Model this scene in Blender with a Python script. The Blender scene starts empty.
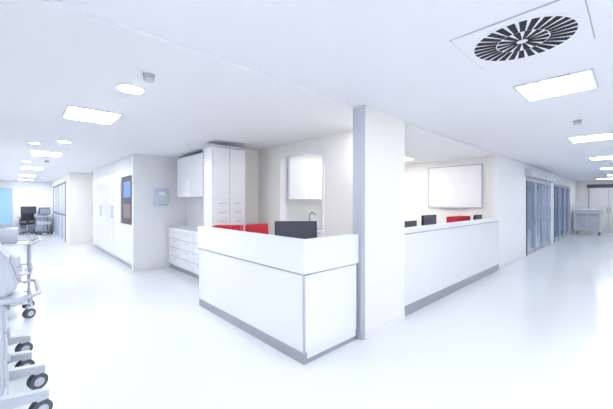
import bpy, bmesh, math, random
from mathutils import Vector, Matrix
random.seed(3)
sc = bpy.context.scene
try:
    sc.view_settings.view_transform = 'Standard'
except Exception as e:
    print(e)

# ---------------------------------------------------------------- materials
def mat(name, col, rough=0.5, metal=0.0, spec=0.5, noise=0.0, nscale=6.0, emit=None, estr=0.0, bump=0.0, coat=0.0):
    m = bpy.data.materials.new(name); m.use_nodes = True
    nt = m.node_tree; b = nt.nodes["Principled BSDF"]
    b.inputs["Base Color"].default_value = (*col, 1)
    b.inputs["Roughness"].default_value = rough
    b.inputs["Metallic"].default_value = metal
    b.inputs["Specular IOR Level"].default_value = spec
    b.inputs["Coat Weight"].default_value = coat
    if noise > 0 or bump > 0:
        tc = nt.nodes.new("ShaderNodeTexCoord")
        n = nt.nodes.new("ShaderNodeTexNoise"); n.inputs["Scale"].default_value = nscale
        n.inputs["Detail"].default_value = 4
        nt.links.new(tc.outputs["Object"], n.inputs["Vector"])
        if noise > 0:
            mx = nt.nodes.new("ShaderNodeMix"); mx.data_type = 'RGBA'
            mx.inputs["A"].default_value = (*[c*(1-noise) for c in col], 1)
            mx.inputs["B"].default_value = (*[min(1, c*(1+noise)) for c in col], 1)
            nt.links.new(n.outputs["Fac"], mx.inputs["Factor"])
            nt.links.new(mx.outputs["Result"], b.inputs["Base Color"])
        if bump > 0:
            bp = nt.nodes.new("ShaderNodeBump"); bp.inputs["Strength"].default_value = bump
            bp.inputs["Distance"].default_value = 0.01
            nt.links.new(n.outputs["Fac"], bp.inputs["Height"])
            nt.links.new(bp.outputs["Normal"], b.inputs["Normal"])
    if emit:
        b.inputs["Emission Color"].default_value = (*emit, 1)
        b.inputs["Emission Strength"].default_value = estr
    return m

def glassmat(name, tint, fac=0.2):
    m = bpy.data.materials.new(name); m.use_nodes = True
    nt = m.node_tree; nt.nodes.clear()
    o = nt.nodes.new("ShaderNodeOutputMaterial"); mix = nt.nodes.new("ShaderNodeMixShader")
    t = nt.nodes.new("ShaderNodeBsdfTransparent"); t.inputs[0].default_value = (*tint, 1)
    g = nt.nodes.new("ShaderNodeBsdfGlossy"); g.inputs["Roughness"].default_value = 0.05
    g.inputs[0].default_value = (.9, .93, 1, 1)
    mix.inputs[0].default_value = fac
    nt.links.new(t.outputs[0], mix.inputs[1]); nt.links.new(g.outputs[0], mix.inputs[2])
    nt.links.new(mix.outputs[0], o.inputs[0])
    return m

M_floor = mat("resin_floor", (.87,.905,.94), .17, noise=.012, nscale=1.5, spec=.5)
M_ceil  = mat("ceiling_paint", (.87,.888,.945), .8, noise=.006, nscale=3)
M_ceil2 = mat("ceiling_paint_bay", (.89,.903,.945), .8, noise=.006, nscale=3)
M_wall  = mat("wall_paint", (.92,.927,.95), .6, noise=.008, nscale=2)
M_cream = mat("cream_wall_paint", (.94,.93,.905), .6, noise=.008, nscale=2)
M_white = mat("white_laminate", (.91,.925,.96), .22, coat=.2)
M_band  = mat("white_solid_surface", (.90,.915,.955), .3)
M_gap   = mat("shadow_gap", (.45,.47,.52), .7)
M_steel = mat("brushed_steel", (.42,.44,.49), .38, metal=.5, noise=.04, nscale=30)
M_alu   = mat("aluminium_grey", (.55,.57,.65), .4, metal=.3)
M_dark  = mat("dark_frame", (.06,.065,.09), .5)
M_black = mat("black_plastic", (.012,.014,.022), .45)
M_red   = mat("red_fabric", (.56,.012,.035), .7, noise=.05, nscale=40)
M_slot  = mat("vent_slot_black", (.012,.012,.02), .8)
M_grey  = mat("device_grey", (.42,.46,.55), .4)
M_lgrey = mat("device_light_grey", (.58,.62,.70), .35)
M_hand  = mat("pale_handle", (.72,.74,.78), .35, metal=.2)
M_mgrey = mat("castor_grey", (.10,.11,.14), .5)
M_blue  = mat("blue_panel", (.12,.27,.60), .4)
M_bluel = mat("pale_blue_plastic", (.62,.69,.84), .35)
M_yel   = mat("yellow_plastic", (.85,.65,.10), .5)
M_cyan  = mat("cyan_plastic", (.10,.45,.65), .5)
M_wood  = mat("brown_frame", (.26,.20,.19), .5, noise=.1, nscale=12)
M_board = mat("whiteboard_surface", (.95,.95,.96), .45)
M_glass = glassmat("clear_glass", (.86,.91,.97), .15)
M_glassd= glassmat("tinted_glass", (.68,.74,.83), .15)
LC=(.955,.975,1.0)
M_light = mat("light_diffuser", (1,1,1), .5, emit=LC, estr=15.5)
M_lightL= mat("light_diffuser_ward", (1,1,1), .5, emit=LC, estr=39)
M_lightR= mat("light_diffuser_room", (1,1,1), .5, emit=(1,.985,.96), estr=27)
M_lightS= mat("downlight_lens", (1,1,1), .5, emit=LC, estr=38)
M_fillB= mat("bay_fill_glow", (1,1,1), .5, emit=(1,.985,.97), estr=70)  # glow of the added fill lamp over the bay
M_screen= mat("daylight_window", (.1,.2,.4), .3, emit=(.28,.48,.72), estr=1.0)

# ---------------------------------------------------------------- builder
class B:
    def __init__(s, name):
        s.name = name; s.bm = bmesh.new(); s.mats = []
    def mi(s, m):
        if m not in s.mats: s.mats.append(m)
        return s.mats.index(m)
    def _merge(s, t, m, M=None):
        i = s.mi(m)
        for f in t.faces: f.material_index = i
        if M is not None: bmesh.ops.transform(t, matrix=M, verts=t.verts)
        me = bpy.data.meshes.new("t"); t.to_mesh(me); t.free()
        s.bm.from_mesh(me); bpy.data.meshes.remove(me)
    def box(s, a, b, m, bev=0.0, seg=2, M=None):
        t = bmesh.new(); bmesh.ops.create_cube(t, size=1)
        for v in t.verts:
            v.co = Vector([(a[k]+b[k])/2 + v.co[k]*(b[k]-a[k]) for k in range(3)])
        if bev > 0:
            bmesh.ops.bevel(t, geom=t.edges[:], offset=min(bev, .49*min(abs(b[k]-a[k]) for k in range(3))), segments=seg, affect='EDGES', profile=.5)
        s._merge(t, m, M); return s
    def cyl(s, p, q, r, m, r2=None, n=20, M=None, bev=0):
        p = Vector(p); q = Vector(q); d = q-p
        t = bmesh.new()
        bmesh.ops.create_cone(t, cap_ends=True, segments=n, radius1=r, radius2=r if r2 is None else r2, depth=d.length)
        if bev > 0:
            es = [e for e in t.edges if abs(e.verts[0].co.z-e.verts[1].co.z) < 1e-6]
            bmesh.ops.bevel(t, geom=es, offset=bev, segments=2, affect='EDGES')
        R = d.to_track_quat('Z', 'Y').to_matrix().to_4x4(); R.translation = (p+q)/2
        bmesh.ops.transform(t, matrix=R, verts=t.verts)
        s._merge(t, m, M); return s
    def prism(s, pts, axis, a, b, m, M=None, bev=0):
        t = bmesh.new()
        def P(u, v, w):
            return {'x': (w, u, v), 'y': (u, w, v), 'z': (u, v, w)}[axis]
        v0 = [t.verts.new(P(u, v, a)) for u, v in pts]
        v1 = [t.verts.new(P(u, v, b)) for u, v in pts]
        t.faces.new(v0); t.faces.new(v1[::-1])
        for i in range(len(pts)):
            j = (i+1) % len(pts); t.faces.new([v0[i], v1[i], v1[j], v0[j]])
        bmesh.ops.recalc_face_normals(t, faces=t.faces)
        if bev > 0: bmesh.ops.bevel(t, geom=t.edges[:], offset=bev, segments=2, affect='EDGES')
        s._merge(t, m, M); return s
    def sphere(s, c, r, m, sc3=(1,1,1), M=None):
        t = bmesh.new(); bmesh.ops.create_uvsphere(t, u_segments=20, v_segments=12, radius=r)
        for v in t.verts: v.co = Vector([c[k]+v.co[k]*sc3[k] for k in range(3)])
        s._merge(t, m, M); return s
    def tube(s, pts, r, m, M=None, n=10):
        for i in range(len(pts)-1):
            s.cyl(pts[i], pts[i+1], r, m, n=n, M=M)
            if i: s.sphere(pts[i], r, m, M=M)
        return s
    def done(s, loc=(0,0,0), rz=0, smooth=False):
        me = bpy.data.meshes.new(s.name); s.bm.to_mesh(me); s.bm.free()
        for m in s.mats: me.materials.append(m)
        if smooth:
            for p in me.polygons: p.use_smooth = True
            try: me.set_sharp_from_angle(angle=math.radians(35))
            except Exception: pass
        o = bpy.data.objects.new(s.name, me); sc.collection.objects.link(o)
        o.location = loc; o.rotation_euler = (0, 0, rz)
        return o

HC = 2.47      # corridor ceiling
HB = 2.45      # ceiling of the bay / left corridor
Y0 = 2.0       # counter plane

# ---------------------------------------------------------------- shell
B("floor").box((-.8,-1.8,-.1),(21,21,0),M_floor).done()
c = B("ceiling")
c.box((-.8,-1.8,HC),(21,Y0+.01,HC+.2),M_ceil)
c.box((-.8,Y0+.01,HB),(21,21,HC+.2),M_ceil2)
c.done()
B("wall_west").box((-.82,-1.8,0),(-.7,20.2,HC),M_wall).done()
B("wall_south").box((-.7,-1.8,0),(20.2,-1.68,HC),M_wall).done()
w = B("wall_north"); w.box((-.7,20,0),(1.37,20.12,HB),M_wall); w.done()
w = B("wall_corridor_east")
w.box((1.25,13,0),(1.37,14,HB),M_cream)
w.box((1.25,14,2.2),(1.37,20,HB),M_cream)
w.box((1.25,19.3,0),(1.37,20,2.2),M_cream)
w.box((1.37,13,0),(1.9,13.12,HB),M_cream)
w.done()
w = B("wall_corridor_storage"); w.box((2.32,7.22,0),(2.44,13.0,HB),M_cream); w.box((1.9,13,0),(2.44,13.12,HB),M_cream); w.done()
B("wall_dispenser").box((1.74,7.1,0),(2.98,7.22,HB),M_wall).done()
w = B("wall_bay_back"); w.box((2.86,5.0,0),(2.98,7.1,HB),M_wall); w.box((2.98,5.0,0),(3.4,5.12,HB),M_cream); w.done()
w = B("wall_bay_east")
w.box((3.4,2.07,0),(3.52,3.27,HB),M_cream)
w.box((3.4,4.30,0),(3.52,5.12,HB),M_cream)
w.box((3.4,3.27,2.26),(3.52,4.30,HB),M_cream)
w.done()
f = B("door_frame")
f.box((3.385,3.23,0),(3.53,3.272,2.26),M_wall); f.box((3.385,4.298,0),(3.53,4.34,2.26),M_wall)
f.box((3.385,3.23,2.255),(3.53,4.34,2.30),M_wall); f.done()
B("wall_pier").box((2.655,1.96,0),(3.50,2.07,HC),M_cream).done()
g = B("trim_corner_guard")
g.box((2.625,1.95,0),(2.655,2.08,HB-.001),M_alu,.006); g.box((2.655,1.95,0),(2.67,1.96,HC-.001),M_alu); g.done()
B("wall_station_north").box((3.52,4.6,0),(7.72,4.72,HB),M_cream).done()
B("wall_station_east").box((7.6,2.12,0),(7.72,4.6,HB),M_cream).done()
w = B("wall_corridor_north")
w.box((7.48,Y0,0),(9.9,Y0+.12,HC),M_wall)
w.box((9.9,Y0,2.12),(20,Y0+.12,HC),M_wall)
w.box((13.3,Y0,0),(14.0,Y0+.12,2.12),M_wall)
w.box((17.8,Y0,0),(20,Y0+.12,2.12),M_wall)
w.done()
B("wall_treatment_back").box((9.0,4.6,0),(20,4.72,HB),M_wall).done()
B("wall_treatment_side").box((9.0,2.12,0),(9.12,4.6,HB),M_wall).done()
B("wall_east").box((20,-1.68,0),(20.12,4.6,HC),M_wall).done()
B("baseboard_pier").box((2.68,1.952,0),(3.5,1.96,.06),M_band).done()
B("baseboard_north").box((7.5,1.99,0),(9.88,Y0,.07),M_band).done()
B("baseboard_dispenser").box((1.76,7.09,0),(2.4,7.1,.07),M_band).done()

# ---------------------------------------------------------------- glazed doors, right corridor
def sliding(name, x0, x1, n, tint):
    d = B(name)
    d.box((x0,Y0-.02,2.02),(x1,Y0+.1,2.12),M_alu,.004)
    step = (x1-x0)/n
    for i in range(n+1):
        xx = x0+i*step
        xx = min(max(xx, x0+.03), x1-.03)
        d.box((xx-.03,Y0-.02,0),(xx+.03,Y0+.1,2.02),M_dark if i==0 else M_alu,.004)
    for i in range(n):
        a = x0+i*step+.03; b = x0+(i+1)*step-.03
        d.box((a,Y0+.03,0.02),(b,Y0+.05,2.02),tint)
        d.box((a,Y0+.02,0),(b,Y0+.06,.12),M_alu)
        d.cyl((b-.12,Y0-.03,.8),(b-.12,Y0-.03,1.3),.014,M_steel)
        d.cyl((b-.12,Y0-.03,.85),(b-.12,Y0+.03,.85),.01,M_steel); d.cyl((b-.12,Y0-.03,1.25),(b-.12,Y0+.03,1.25),.01,M_steel)
    return d.done()
sliding("door_1", 9.9, 13.3, 3, M_glass)
sliding("door_2", 14.0, 17.8, 3, M_glassd)
h = B("door_operator_header")
h.box((9.75,Y0-.16,2.13),(13.5,Y0-.001,2.32),M_lgrey,.015); h.box((9.75,Y0-.15,2.12),(13.5,Y0-.05,2.135),M_alu)
h.cyl((11.6,Y0-.17,2.2),(11.6,Y0-.15,2.2),.03,M_dark); h.done()
p = B("wall_poster"); p.box((13.9,4.57,.9),(15.3,4.598,2.0),M_blue,.004); p.box((14.0,4.56,1.5),(15.2,4.572,1.9),M_bluel); p.done()
p = B("wall_poster"); p.box((17.0,4.57,.9),(18.0,4.598,2.0),M_blue,.004); p.box((17.1,4.56,1.5),(17.9,4.572,1.9),M_bluel); p.done()

# far end door
d = B("door_3")
d.box((19.95,.15,0),(19.998,1.55,2.2),M_lgrey,.004)
d.box((19.93,.2,0),(19.96,.84,2.1),M_white,.004); d.box((19.93,.86,0),(19.96,1.5,2.1),M_white,.004)
d.box((19.94,.1,2.12),(19.995,1.6,2.28),M_mgrey,.004)
d.cyl((19.90,.8,.95),(19.90,.8,1.2),.012,M_steel); d.cyl((19.90,.9,.95),(19.90,.9,1.2),.012,M_steel)
for yy in (.8,.9):
    for zz in (.97,1.18): d.cyl((19.90,yy,zz),(19.94,yy,zz),.008,M_steel)
d.done()
t = B("covered_linen_trolley")
t.box((-.35,-.45,.16),(.35,.45,1.15),M_white,.06,3)
t.box((-.37,-.47,1.02),(.37,.47,1.12),M_lgrey,.03)
t.box((-.365,-.4,.22),(-.35,-.01,.98),M_lgrey,.004); t.box((-.365,.01,.22),(-.35,.4,.98),M_lgrey,.004)
for sx in (-.28,.28):
    for sy in (-.36,.36):
        t.cyl((sx,sy,.08),(sx,sy,.17),.015,M_steel); t.cyl((sx,sy-.015,.05),(sx,sy+.015,.05),.05,M_mgrey)
t.tube([(-.36,-.3,.85),(-.42,-.3,.88),(-.42,.3,.88),(-.36,.3,.85)],.012,M_steel)
t.done((18.6,1.45,0))

# ---------------------------------------------------------------- left reception desk
d = B("reception_desk")
X0,XE,YE = 1.86,2.60,4.18
DH=1.11; PL=.10
d.box((X0,Y0+.02,PL),(X0+.05,YE,.80),M_white)
d.box((X0+.05,Y0+.02,PL),(XE,Y0+.07,.80),M_white)
d.box((X0-.012,Y0+.022,PL+.005),(X0,YE,.795),M_white,.003)
d.box((X0+.0,Y0+.008,PL+.005),(XE-.0,Y0+.02,.795),M_white,.003)
d.box((X0-.014,Y0+.006,PL),(X0+.004,Y0+.024,.8),M_alu)
d.box((X0-.03,Y0-.012,.81),(X0+.06,YE+.01,DH),M_band,.004)
d.box((X0+.06,Y0-.012,.81),(XE+.015,Y0+.08,DH),M_band,.004)
d.box((X0-.02,Y0,.795),(X0+.05,YE,.812),M_gap)
d.box((X0,Y0+.0,.795),(XE,Y0+.05,.812),M_gap)
d.box((X0,YE-.03,.0),(X0+.72,YE+.005,.76),M_white,.003)
d.box((X0-.008,Y0+.012,0),(X0+.03,YE,PL),M_steel)
d.box((X0,Y0+.014,0),(XE,Y0+.05,.04),M_steel)
d.box((X0+.0,Y0+.018,.04),(XE,Y0+.05,PL+.005),M_white)
d.box((X0+.062,Y0+.082,.72),(X0+.73,YE-.03,.755),M_band,.004)
d.box((X0+.2,YE-.5,.0),(X0+.7,YE-.06,.715),M_white,.004)
d.done()

# ---------------------------------------------------------------- right counter
d = B("reception_counter")
a,b_ = 3.505,7.475
d.box((a,Y0,.13),(b_,Y0+.05,1.04),M_white)
d.box((a,Y0-.012,.135),(b_,Y0,1.035),M_white,.003)
d.box((a+.02,Y0-.02,1.05),(b_,Y0+.11,1.11),M_band,.004)
d.box((a,Y0-.005,1.033),(b_,Y0+.04,1.052),M_gap)
d.box((a,Y0-.008,0),(b_,Y0+.03,.13),M_steel)
d.box((a-.002,Y0-.022,.0),(a+.018,Y0-.006,1.11),M_alu)
d.box((a+.02,Y0+.13,.72),(b_-.05,Y0+.85,.755),M_band,.004)
for xx in (3.6,5.0,6.4):
    d.box((xx,Y0+.3,0),(xx+.45,Y0+.8,.715),M_white,.004)
d.done()

# ---------------------------------------------------------------- chairs
def chair(loc, rz, col, top=1.10):
    c = B("office_chair")
    for k in range(5):
        A = math.radians(72*k+18); x,y = .25*math.cos(A), .25*math.sin(A)
        c.cyl((0,0,.11),(x,y,.075),.022,M_black,r2=.015)
        c.cyl((x-.012*math.sin(A),y+.012*math.cos(A),.03),(x+.012*math.sin(A),y-.012*math.cos(A),.03),.03,M_mgrey,n=14)
        c.cyl((x,y,.04),(x,y,.08),.01,M_black)
    c.cyl((0,0,.08),(0,0,.44),.025,M_steel)
    c.box((-.24,-.23,.44),(.24,.24,.52),col,.035,3)
    T = Matrix.Translation((0,-.22,.52)) @ Matrix.Rotation(math.radians(8),4,'X')
    c.box((-.22,-.03,.10),(.22,.035,top-.52),col,.03,4,M=T)
    c.box((-.04,-.05,-.08),(.04,-.03,.35),M_black,.005,M=T)
    for sx in (-.25,.25):
        c.tube([(sx*.85,.02,.46),(sx,.02,.48),(sx,.02,.66)],.013,M_black)
        c.box((sx-.025,-.12,.66),(sx+.025,.14,.69),M_black,.01)
    return c.done(loc, rz, smooth=True)
def monitor(loc, rz, w=.46, hh=.30, z=.12):
    c = B("computer_monitor")
    c.box((-w/2,-.02,z),(w/2,.02,z+hh),M_black,.008)
    c.box((-w/2+.06,.018,z+.05),(w/2-.06,.05,z+hh-.05),M_black,.015)
    c.box((-.03,.02,.01),(.03,.05,z+.12),M_black,.005)
    c.box((-.11,-.07,0),(.11,.1,.015),M_black,.006)
    c.box((-w/2+.012,-.022,z+.015),(w/2-.012,-.019,z+hh-.012),M_dark)
    return c.done(loc, rz)
def binders(loc, rz, n, cols, hgt=.32):
    c = B("ring_binder_row")
    for i in range(n):
        x = i*.065
        c.box((x,0,0),(x+.06,.22,hgt),cols[i%len(cols)],.004)
        c.cyl((x+.03,-.003,.06),(x+.03,.002,.06),.012,M_steel)
    return c.done(loc, rz)
WT=.756
yaw = math.radians(-43.1)
monitor((2.27,2.60,WT), math.radians(-40), w=.47, hh=.36, z=.12)
chair((2.90,4.02,0), math.radians(180), M_red, 1.09)
binders((1.945,3.97,WT), math.radians(-43), 6, [M_red], .365)
monitor((4.72,2.55,WT), 0, w=.42, hh=.26, z=.12)
monitor((5.42,2.55,WT), 0, w=.52, hh=.34, z=.12)
binders((6.45,2.45,WT), 0, 11, [M_red], .39)
monitor((7.16,2.3,WT), 0, w=.40, hh=.30)
chair((5.3,3.3,0), math.radians(180), M_black, .95)
chair((6.6,3.3,0), math.radians(175), M_red, .95)

# ---------------------------------------------------------------- cabinetry
def handle(c, p, q, off, m=M_hand):
    p=Vector(p); q=Vector(q); o=Vector(off)
    c.cyl(p+o,q+o,.006,m,n=10)
    for e in (p.lerp(q,.08), p.lerp(q,.92)): c.cyl(e,e+o,.005,m,n=8)
c = B("tall_cabinet")
x0,x1,y0,y1 = 2.28,2.855,4.60,5.10
c.box((x0,y0+.02,.08),(x1,y1-.11,2.36),M_white)
c.box((x0+.03,y0+.04,0),(x1,y1-.12,.08),M_steel)
c.box((x0-.01,y0-.01,2.34),(x1,y1-.11,2.375),M_alu,.01)
c.box((x0,y0,.10),(x0+.28,y0+.02,1.02),M_white,.003); c.box((x0+.285,y0,.10),(x1,y0+.02,1.02),M_white,.003)
for k in range(3):
    z=1.03+k*.15
    c.box((x0,y0,z),(x0+.28,y0+.02,z+.14),M_white,.003); c.box((x0+.285,y0,z),(x1,y0+.02,z+.14),M_white,.003)
    handle(c,(x0+.08,y0,z+.1),(x0+.2,y0,z+.1),(0,-.02,0),M_alu); handle(c,(x0+.37,y0,z+.1),(x0+.49,y0,z+.1),(0,-.02,0),M_alu)
c.box((x0,y0,1.485),(x0+.28,y0+.02,2.33),M_white,.003); c.box((x0+.285,y0,1.485),(x1,y0+.02,2.33),M_white,.003)
c.box((x0-.008,y0+.02,.08),(x0,y0+.05,2.34),M_alu); c.box((x0-.008,y1-.14,.08),(x0,y1-.11,2.34),M_alu)
c.done()
c = B("wall_cabinet")
c.box((2.52,5.35,1.56),(2.858,6.75,2.36),M_white); c.box((2.50,5.35,1.555),(2.52,6.045,2.36),M_white,.003); c.box((2.50,6.055,1.555),(2.52,6.75,2.36),M_white,.003)
c.box((2.505,5.345,2.36),(2.858,6.755,2.375),M_alu)
c.box((2.515,5.35,1.54),(2.858,6.75,1.556),M_alu)
c.done()
c = B("drawer_cabinet")
c.box((2.44,5.05,.1),(2.858,7.06,.86),M_white); c.box((2.47,5.05,0),(2.858,7.06,.1),M_steel); c.box((2.40,5.04,.86),(2.858,7.08,.9),M_band,.004)
for i in range(3):
    ya=5.06+i*.667
    for k in range(4):
        z=.11+k*.188
        c.box((2.42,ya,z),(2.44,ya+.655,z+.18),M_white,.003); handle(c,(2.42,ya+.22,z+.13),(2.42,ya+.44,z+.13),(-.025,0,0))
c.done()
c = B("kitchen_base_cabinet")
c.box((3.55,4.05,.1),(7.55,4.59,.88),M_white); c.box((3.58,4.1,0),(7.55,4.59,.1),M_steel); c.box((3.54,4.0,.88),(7.58,4.595,.92),M_band,.004)
for i in range(8):
    c.box((3.555+i*.5,4.03,.11),(4.045+i*.5,4.05,.87),M_white,.003); handle(c,(4.0+i*.5,4.03,.6),(4.0+i*.5,4.03,.8),(0,-.025,0))
c.tube([(4.25,4.45,.92),(4.25,4.45,1.2),(4.25,4.38,1.25),(4.25,4.28,1.2)],.014,M_steel)
c.box((4.0,4.1,.921),(4.5,4.4,.926),M_steel)
c.done()
c = B("kitchen_wall_cabinet")
c.box((3.55,4.26,1.5),(5.6,4.598,2.25),M_white)
for i in range(4):
    c.box((3.555+i*.51,4.24,1.5),(4.05+i*.51,4.26,2.25),M_white,.003)
    c.box((4.05+i*.51,4.255,1.5),(4.065+i*.51,4.262,2.25),M_gap)
c.done()
c = B("bottle_tray")
for i,(m,hh) in enumerate([(M_yel,.18),(M_cyan,.22),(M_white,.2),(M_cyan,.15)]):
    c.cyl((i*.09,0,.02),(i*.09,0,.02+hh*.7),.035,m); c.cyl((i*.09,0,.02+hh*.7),(i*.09,0,.02+hh),.035,m,r2=.012); c.cyl((i*.09,0,.02+hh),(i*.09,0,.05+hh),.014,M_white)
c.box((-.06,-.06,0),(.34,.06,.02),M_lgrey,.004); c.done((5.9,4.3,.921))
c = B("paper_towel_dispenser"); c.box((0,0,0),(.28,.2,.34),M_board,.02); c.box((.06,-.004,.03),(.22,.01,.06),M_dark); c.done((4.75,4.30,.921))

c = B("corridor_storage_cabinet")
X=1.76
c.box((X+.02,7.225,.1),(2.31,12.0,HB-.03),M_white)
c.box((X+.04,7.225,0),(2.31,12.0,.1),M_steel)
ys=[7.235,8.35]+[8.35+(12.0-8.35)*k/5 for k in range(1,6)]
for i in range(len(ys)-1):
    ya,yb=ys[i],ys[i+1]
    if i==0:
        c.box((X,ya,.12),(X+.02,yb-.012,.95),M_white,.003); c.box((X,ya,2.03),(X+.02,yb-.012,HB-.04),M_white,.003)
        c.box((X+.005,ya+.02,.96),(X+.02,yb-.1,2.02),M_dark)
        c.box((X-.01,ya+.06,1.0),(X+.006,yb-.18,2.0),M_dark,.004)
        c.box((X-.013,ya+.14,1.55),(X-.009,yb-.40,1.9),M_blue); c.box((X-.013,ya+.14,1.1),(X-.009,yb-.40,1.4),M_wood)
        c.box((X-.02,ya+.2,1.05),(X-.008,ya+.4,1.08),M_red)
    else:
        c.box((X,ya,.12),(X+.02,yb-.012,HB-.04),M_white,.003)
        c.box((X-.001,yb-.020,.12),(X+.02,yb+.006,HB-.04),M_gap)
        hy = yb-.07 if i%2 else ya+.06
        handle(c,(X,hy,1.05),(X,hy,1.35),(-.03,0,0),M_alu)
c.box((X-.005,7.225,HB-.04),(X+.3,12.0,HB-.005),M_band)
c.done()

c = B("glove_dispenser"); c.box((2.12,6.96,1.38),(2.40,7.098,1.74),M_bluel,.03,3); c.box((2.16,6.955,1.42),(2.36,6.965,1.5),M_lgrey,.003); c.box((2.2,6.952,1.6),(2.32,6.962,1.66),M_board); c.done()

c = B("whiteboard"); ya,yb,za,zb=2.35,3.57,1.33,2.30; xw=7.597
c.box((xw-.025,ya,za),(xw,yb,zb),M_board)
for (p,q) in [((xw-.035,ya-.015,za-.015),(xw,ya+.01,zb+.015)),((xw-.035,yb-.01,za-.015),(xw,yb+.015,zb+.015)),((xw-.035,ya,za-.015),(xw,yb,za+.01)),((xw-.035,ya,zb-.01),(xw,yb,zb+.015))]:
    c.box(p,q,M_alu,.003)
c.box((xw-.08,ya+.3,za-.03),(xw,yb-.3,za-.015),M_alu); c.done()

# ---------------------------------------------------------------- far left corridor
d = B("door_4")
d.box((1.235,14,0),(1.385,14.1,2.2),M_wood); d.box((1.235,19.2,0),(1.385,19.3,2.2),M_wood); d.box((1.235,14,2.12),(1.385,19.3,2.2),M_wood)
for k in range(1,4): d.box((1.24,14+k*1.3-.03,0),(1.38,14+k*1.3+.03,2.12),M_wood)
for k in range(4):
    ya=14.1 if k==0 else 14+k*1.3+.03; yb=14+(k+1)*1.3-.03
    d.box((1.25,ya,0),(1.27,yb,.95),M_bluel); d.box((1.25,ya,.95),(1.27,yb,2.12),M_bluel); d.box((1.245,ya,.93),(1.275,yb,1.0),M_wood)
d.done()
d = B("window_1")
d.box((-.69,19.93,.35),(-.2,19.998,2.1),M_alu,.004); d.box((-.65,19.92,.42),(-.24,19.935,2.04),M_screen)
d.box((-.69,19.91,1.5),(-.2,19.93,1.54),M_alu); d.done()
c = B("workstation_desk")
c.box((-.02,19.2,.74),(1.1,19.85,.78),M_lgrey,.005)
for xx in (.02,1.04): c.box((xx,19.25,0),(xx+.04,19.8,.74),M_alu)
c.box((.6,19.3,.08),(1.0,19.8,.72),M_grey,.01)
c.box((.05,19.7,.2),(.6,19.72,.7),M_lgrey)
c.done()
monitor((.35,19.5,.781), math.radians(8), w=.55, hh=.36, z=.1)
c = B("desktop_printer"); c.box((0,0,0),(.4,.36,.26),M_grey,.02); c.box((.04,-.06,.06),(.36,.02,.08),M_lgrey); c.box((.04,-.003,.1),(.36,.01,.16),M_dark); c.done((.66,19.35,.781))
chair((.3,18.75,0), math.radians(0), M_black, .98)
def ward_cart(loc,rz):
    c=B("monitor_trolley")
    c.box((-.25,-.2,.1),(.25,.2,.14),M_mgrey,.01)
    for sx in (-.2,.2):
        for sy in (-.16,.16): c.cyl((sx,sy-.015,.05),(sx,sy+.015,.05),.05,M_mgrey); c.cyl((sx,sy,.06),(sx,sy,.12),.012,M_steel)
    c.cyl((0,0,.12),(0,0,.95),.03,M_steel)
    c.box((-.22,-.18,.45),(.22,.18,.6),M_lgrey,.02); c.box((-.24,-.2,.78),(.24,.2,.81),M_lgrey,.008)
    c.box((-.2,-.06,.9),(.2,.02,1.2),M_dark,.015); c.box((-.18,-.065,.93),(.18,-.058,1.17),M_grey)
    return c.done(loc,rz)
ward_cart((.85,18.0,0),.3)

# ---------------------------------------------------------------- equipment trolleys, left foreground
def castor(c,x,y,r=.055,A=0.4):
    c.cyl((x,y,2*r-.01),(x,y,2*r+.05),.014,M_steel,n=12)
    dx,dy=math.cos(A),math.sin(A)
    for s_ in (-1,1):
        c.cyl((x-s_*.012*dy,y+s_*.012*dx,r),(x-s_*.032*dy,y+s_*.032*dx,r),r,M_mgrey,n=22,bev=.004)
        c.cyl((x-s_*.032*dy,y+s_*.032*dx,r),(x-s_*.035*dy,y+s_*.035*dx,r),r*.55,M_lgrey,n=16)
    c.box((-.03,-.03,0),(.045,.03,.03),M_lgrey,.01,M=Matrix.Translation((x,y,2*r-.005))@Matrix.Rotation(A,4,'Z'))
def ventilator(loc, rz=0):
    c=B("ventilator_trolley")   # front faces +x
    for sy in (-.22,.22):
        c.prism([(-.32,.13),(.30,.13),(.33,.155),(.33,.175),(.0,.22),(-.32,.22)],'y',sy-.035,sy+.035,M_lgrey,bev=.008)
        castor(c,.28,sy,.06,.3); castor(c,-.27,sy,.06,2.6)
    c.box((-.3,-.22,.15),(.12,.22,.21),M_lgrey,.012)
    c.box((-.26,-.19,.2),(.10,.19,.80),M_lgrey,.02,3)
    for k in range(3):
        z=.25+k*.18
        c.box((.095,-.17,z),(.115,.17,z+.165),M_lgrey,.008); c.box((.112,-.08,z+.11),(.13,.08,z+.13),M_grey,.005)
    c.box((-.28,-.25,.80),(.2,.25,.84),M_lgrey,.012)
    c.tube([(.14,-.26,.82),(.25,-.26,.84),(.27,-.22,.84),(.27,.22,.84),(.25,.26,.84),(.14,.26,.82)],.013,M_alu)
    c.prism([(-.26,.84),(.13,.84),(.17,.90),(.13,1.06),(.02,1.2),(-.12,1.27),(-.26,1.28)],'y',-.21,.21,M_lgrey,bev=.012)
    c.prism([(.165,.92),(.125,1.06),(.135,1.065),(.175,.925)],'y',-.17,.17,M_grey)
    c.prism([(.118,1.075),(.025,1.195),(.034,1.2),(.127,1.08)],'y',-.17,.17,M_bluel)
    for k in range(4): c.cyl((.15,-.12+k*.08,.91),(.185,-.12+k*.08,.92),.014,M_lgrey)
    return c.done(loc,rz,smooth=True)
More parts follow.
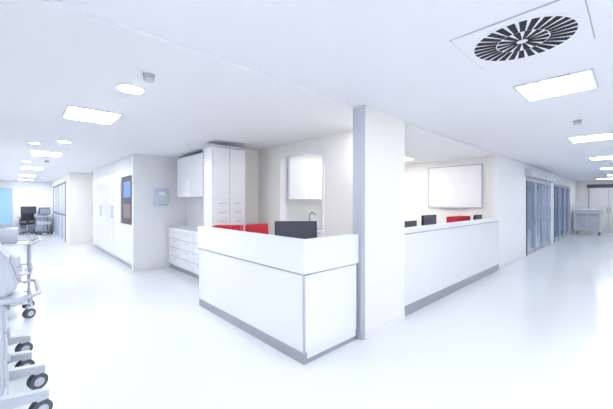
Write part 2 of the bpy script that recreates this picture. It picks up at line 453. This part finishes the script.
def lowtrolley(loc, rz=0):
    c=B("instrument_trolley")
    for sy in (-.22,.22):
        for sx in (-.2,.2):
            c.cyl((sx,sy,.12),(sx,sy,.95),.014,M_steel); castor(c,sx,sy,.06,.5)
    for z in (.18,.55,.92):
        c.box((-.23,-.25,z),(.23,.25,z+.02),M_lgrey,.006)
        c.tube([(-.23,-.25,z+.06),(.23,-.25,z+.06),(.23,.25,z+.06),(-.23,.25,z+.06),(-.23,-.25,z+.06)],.007,M_steel)
    c.box((-.15,-.18,.2),(.15,.15,.42),M_bluel,.02); c.box((-.15,-.15,.57),(.12,.15,.75),M_lgrey,.02)
    c.box((-.16,-.18,.94),(.1,.16,1.12),M_grey,.02)
    c.tube([(.23,-.2,.92),(.31,-.2,.97),(.31,.2,.97),(.23,.2,.92)],.011,M_alu)
    return c.done(loc,rz,smooth=True)
ventilator((-.24,3.75,0))
ventilator((-.17,2.96,0))
lowtrolley((-.10,5.40,0))

# ---------------------------------------------------------------- ceiling fittings
def panel(x,y,z,w=.5,l=.5,m=None):
    c=B("ceiling_light_panel")
    c.box((-w/2-.02,-l/2-.02,-.012),(w/2+.02,l/2+.02,0),M_alu,.003)
    c.box((-w/2,-l/2,-.016),(w/2,l/2,-.011),m or M_light)
    return c.done((x,y,z))
for x in (3.46,6.62,9.8,13.0,16.2): panel(x,.48,HC,.5,.48)
for x in (3.46,6.62,9.8,13.0): panel(x,-1.0,HC,.5,.48)  # out-of-view row, added as fill for the corridor
for (x,y) in ((.3,-1.0),(1.9,-1.0)): panel(x,y,HC)  # unseen panels, added to brighten the west end
panel(-.3,.2,HC,m=M_lightL)  # unseen panel behind the camera, added to lift the dark left side
panel(18.6,.9,HC)
for (x,y) in ((.62,4.28),(.42,8.3),(.3,12.1),(.25,15.6),(.25,18.6)): panel(x,y,HB,.46,.56,M_lightL)  # the last, farthest panel is added to brighten the dark corridor end
panel(4.6,3.75,HB,.5,.5,M_lightR); panel(6.4,3.75,HB,.5,.5,M_lightR)
panel(11.6,3.4,HB,1.2,.5); panel(15.8,3.4,HB,1.2,.5)
panel(3.14,2.22,HB,.34,.14,M_fillB)  # made-up lamp hidden behind the pier, added to brighten the bay
def down(x,y,z,r=.095):
    c=B("ceiling_downlight"); c.cyl((0,0,-.014),(0,0,0),r+.012,M_wall,n=32); c.cyl((0,0,-.018),(0,0,-.013),r,M_lightS,n=32); return c.done((x,y,z))
down(.72,3.02,HB); down(.55,6.4,HB,.08); down(.2,6.9,HB,.06); down(.15,10.2,HB,.07)
def smoke(x,y,z):
    c=B("smoke_detector"); c.cyl((0,0,-.012),(0,0,0),.055,M_wall,n=28); c.cyl((0,0,-.05),(0,0,-.012),.032,M_gap,r2=.045,n=28); c.cyl((0,0,-.062),(0,0,-.045),.042,M_lgrey,n=28,bev=.005); return c.done((x,y,z),smooth=True)
smoke(.74,2.58,HB); smoke(5.05,.49,HC); smoke(.5,9.6,HB)
# swirl diffuser
c=B("ceiling_air_diffuser")
c.box((-.315,-.315,-.006),(.315,.315,0),M_gap)
c.box((-.31,-.31,-.012),(.31,.31,0),M_ceil,.004)
c.cyl((0,0,-.016),(0,0,-.01),.285,M_ceil,n=64)
def wedge(r0,r1,A,g0,g1=None):
    w0=g0; w1=g1 if g1 else g0
    pts=[]
    ca,sa=math.cos(A),math.sin(A)
    for (r,w) in ((r0,-w0),(r1,-w1),(r1,w1),(r0,w0)): pts.append((r*ca-w*sa,r*sa+w*ca))
    c.prism(pts,'z',-.0185,-.0155,M_slot)
N=28
for k in range(N):
    A=2*math.pi*k/N
    wedge(.140,.262,A,.012,.019)
    if k%2==0: wedge(.03,.133,A,.006,.018)
c.cyl((0,0,-.02),(0,0,-.015),.02,M_wall)
c.done((2.30,.485,HC),math.radians(0))

# ---------------------------------------------------------------- world & camera
w=bpy.data.worlds.new("World"); sc.world=w; w.use_nodes=True
w.node_tree.nodes["Background"].inputs[0].default_value=(.8,.88,1,1); w.node_tree.nodes["Background"].inputs[1].default_value=1.0
cam=bpy.data.cameras.new("Camera"); co=bpy.data.objects.new("Camera",cam); sc.collection.objects.link(co)
cam.sensor_width=36; cam.lens=308/613*36; cam.shift_y=-2.5/613; cam.clip_start=.02
co.location=(0,0,1.45); co.rotation_euler=(math.radians(90),0,yaw)
sc.camera=co
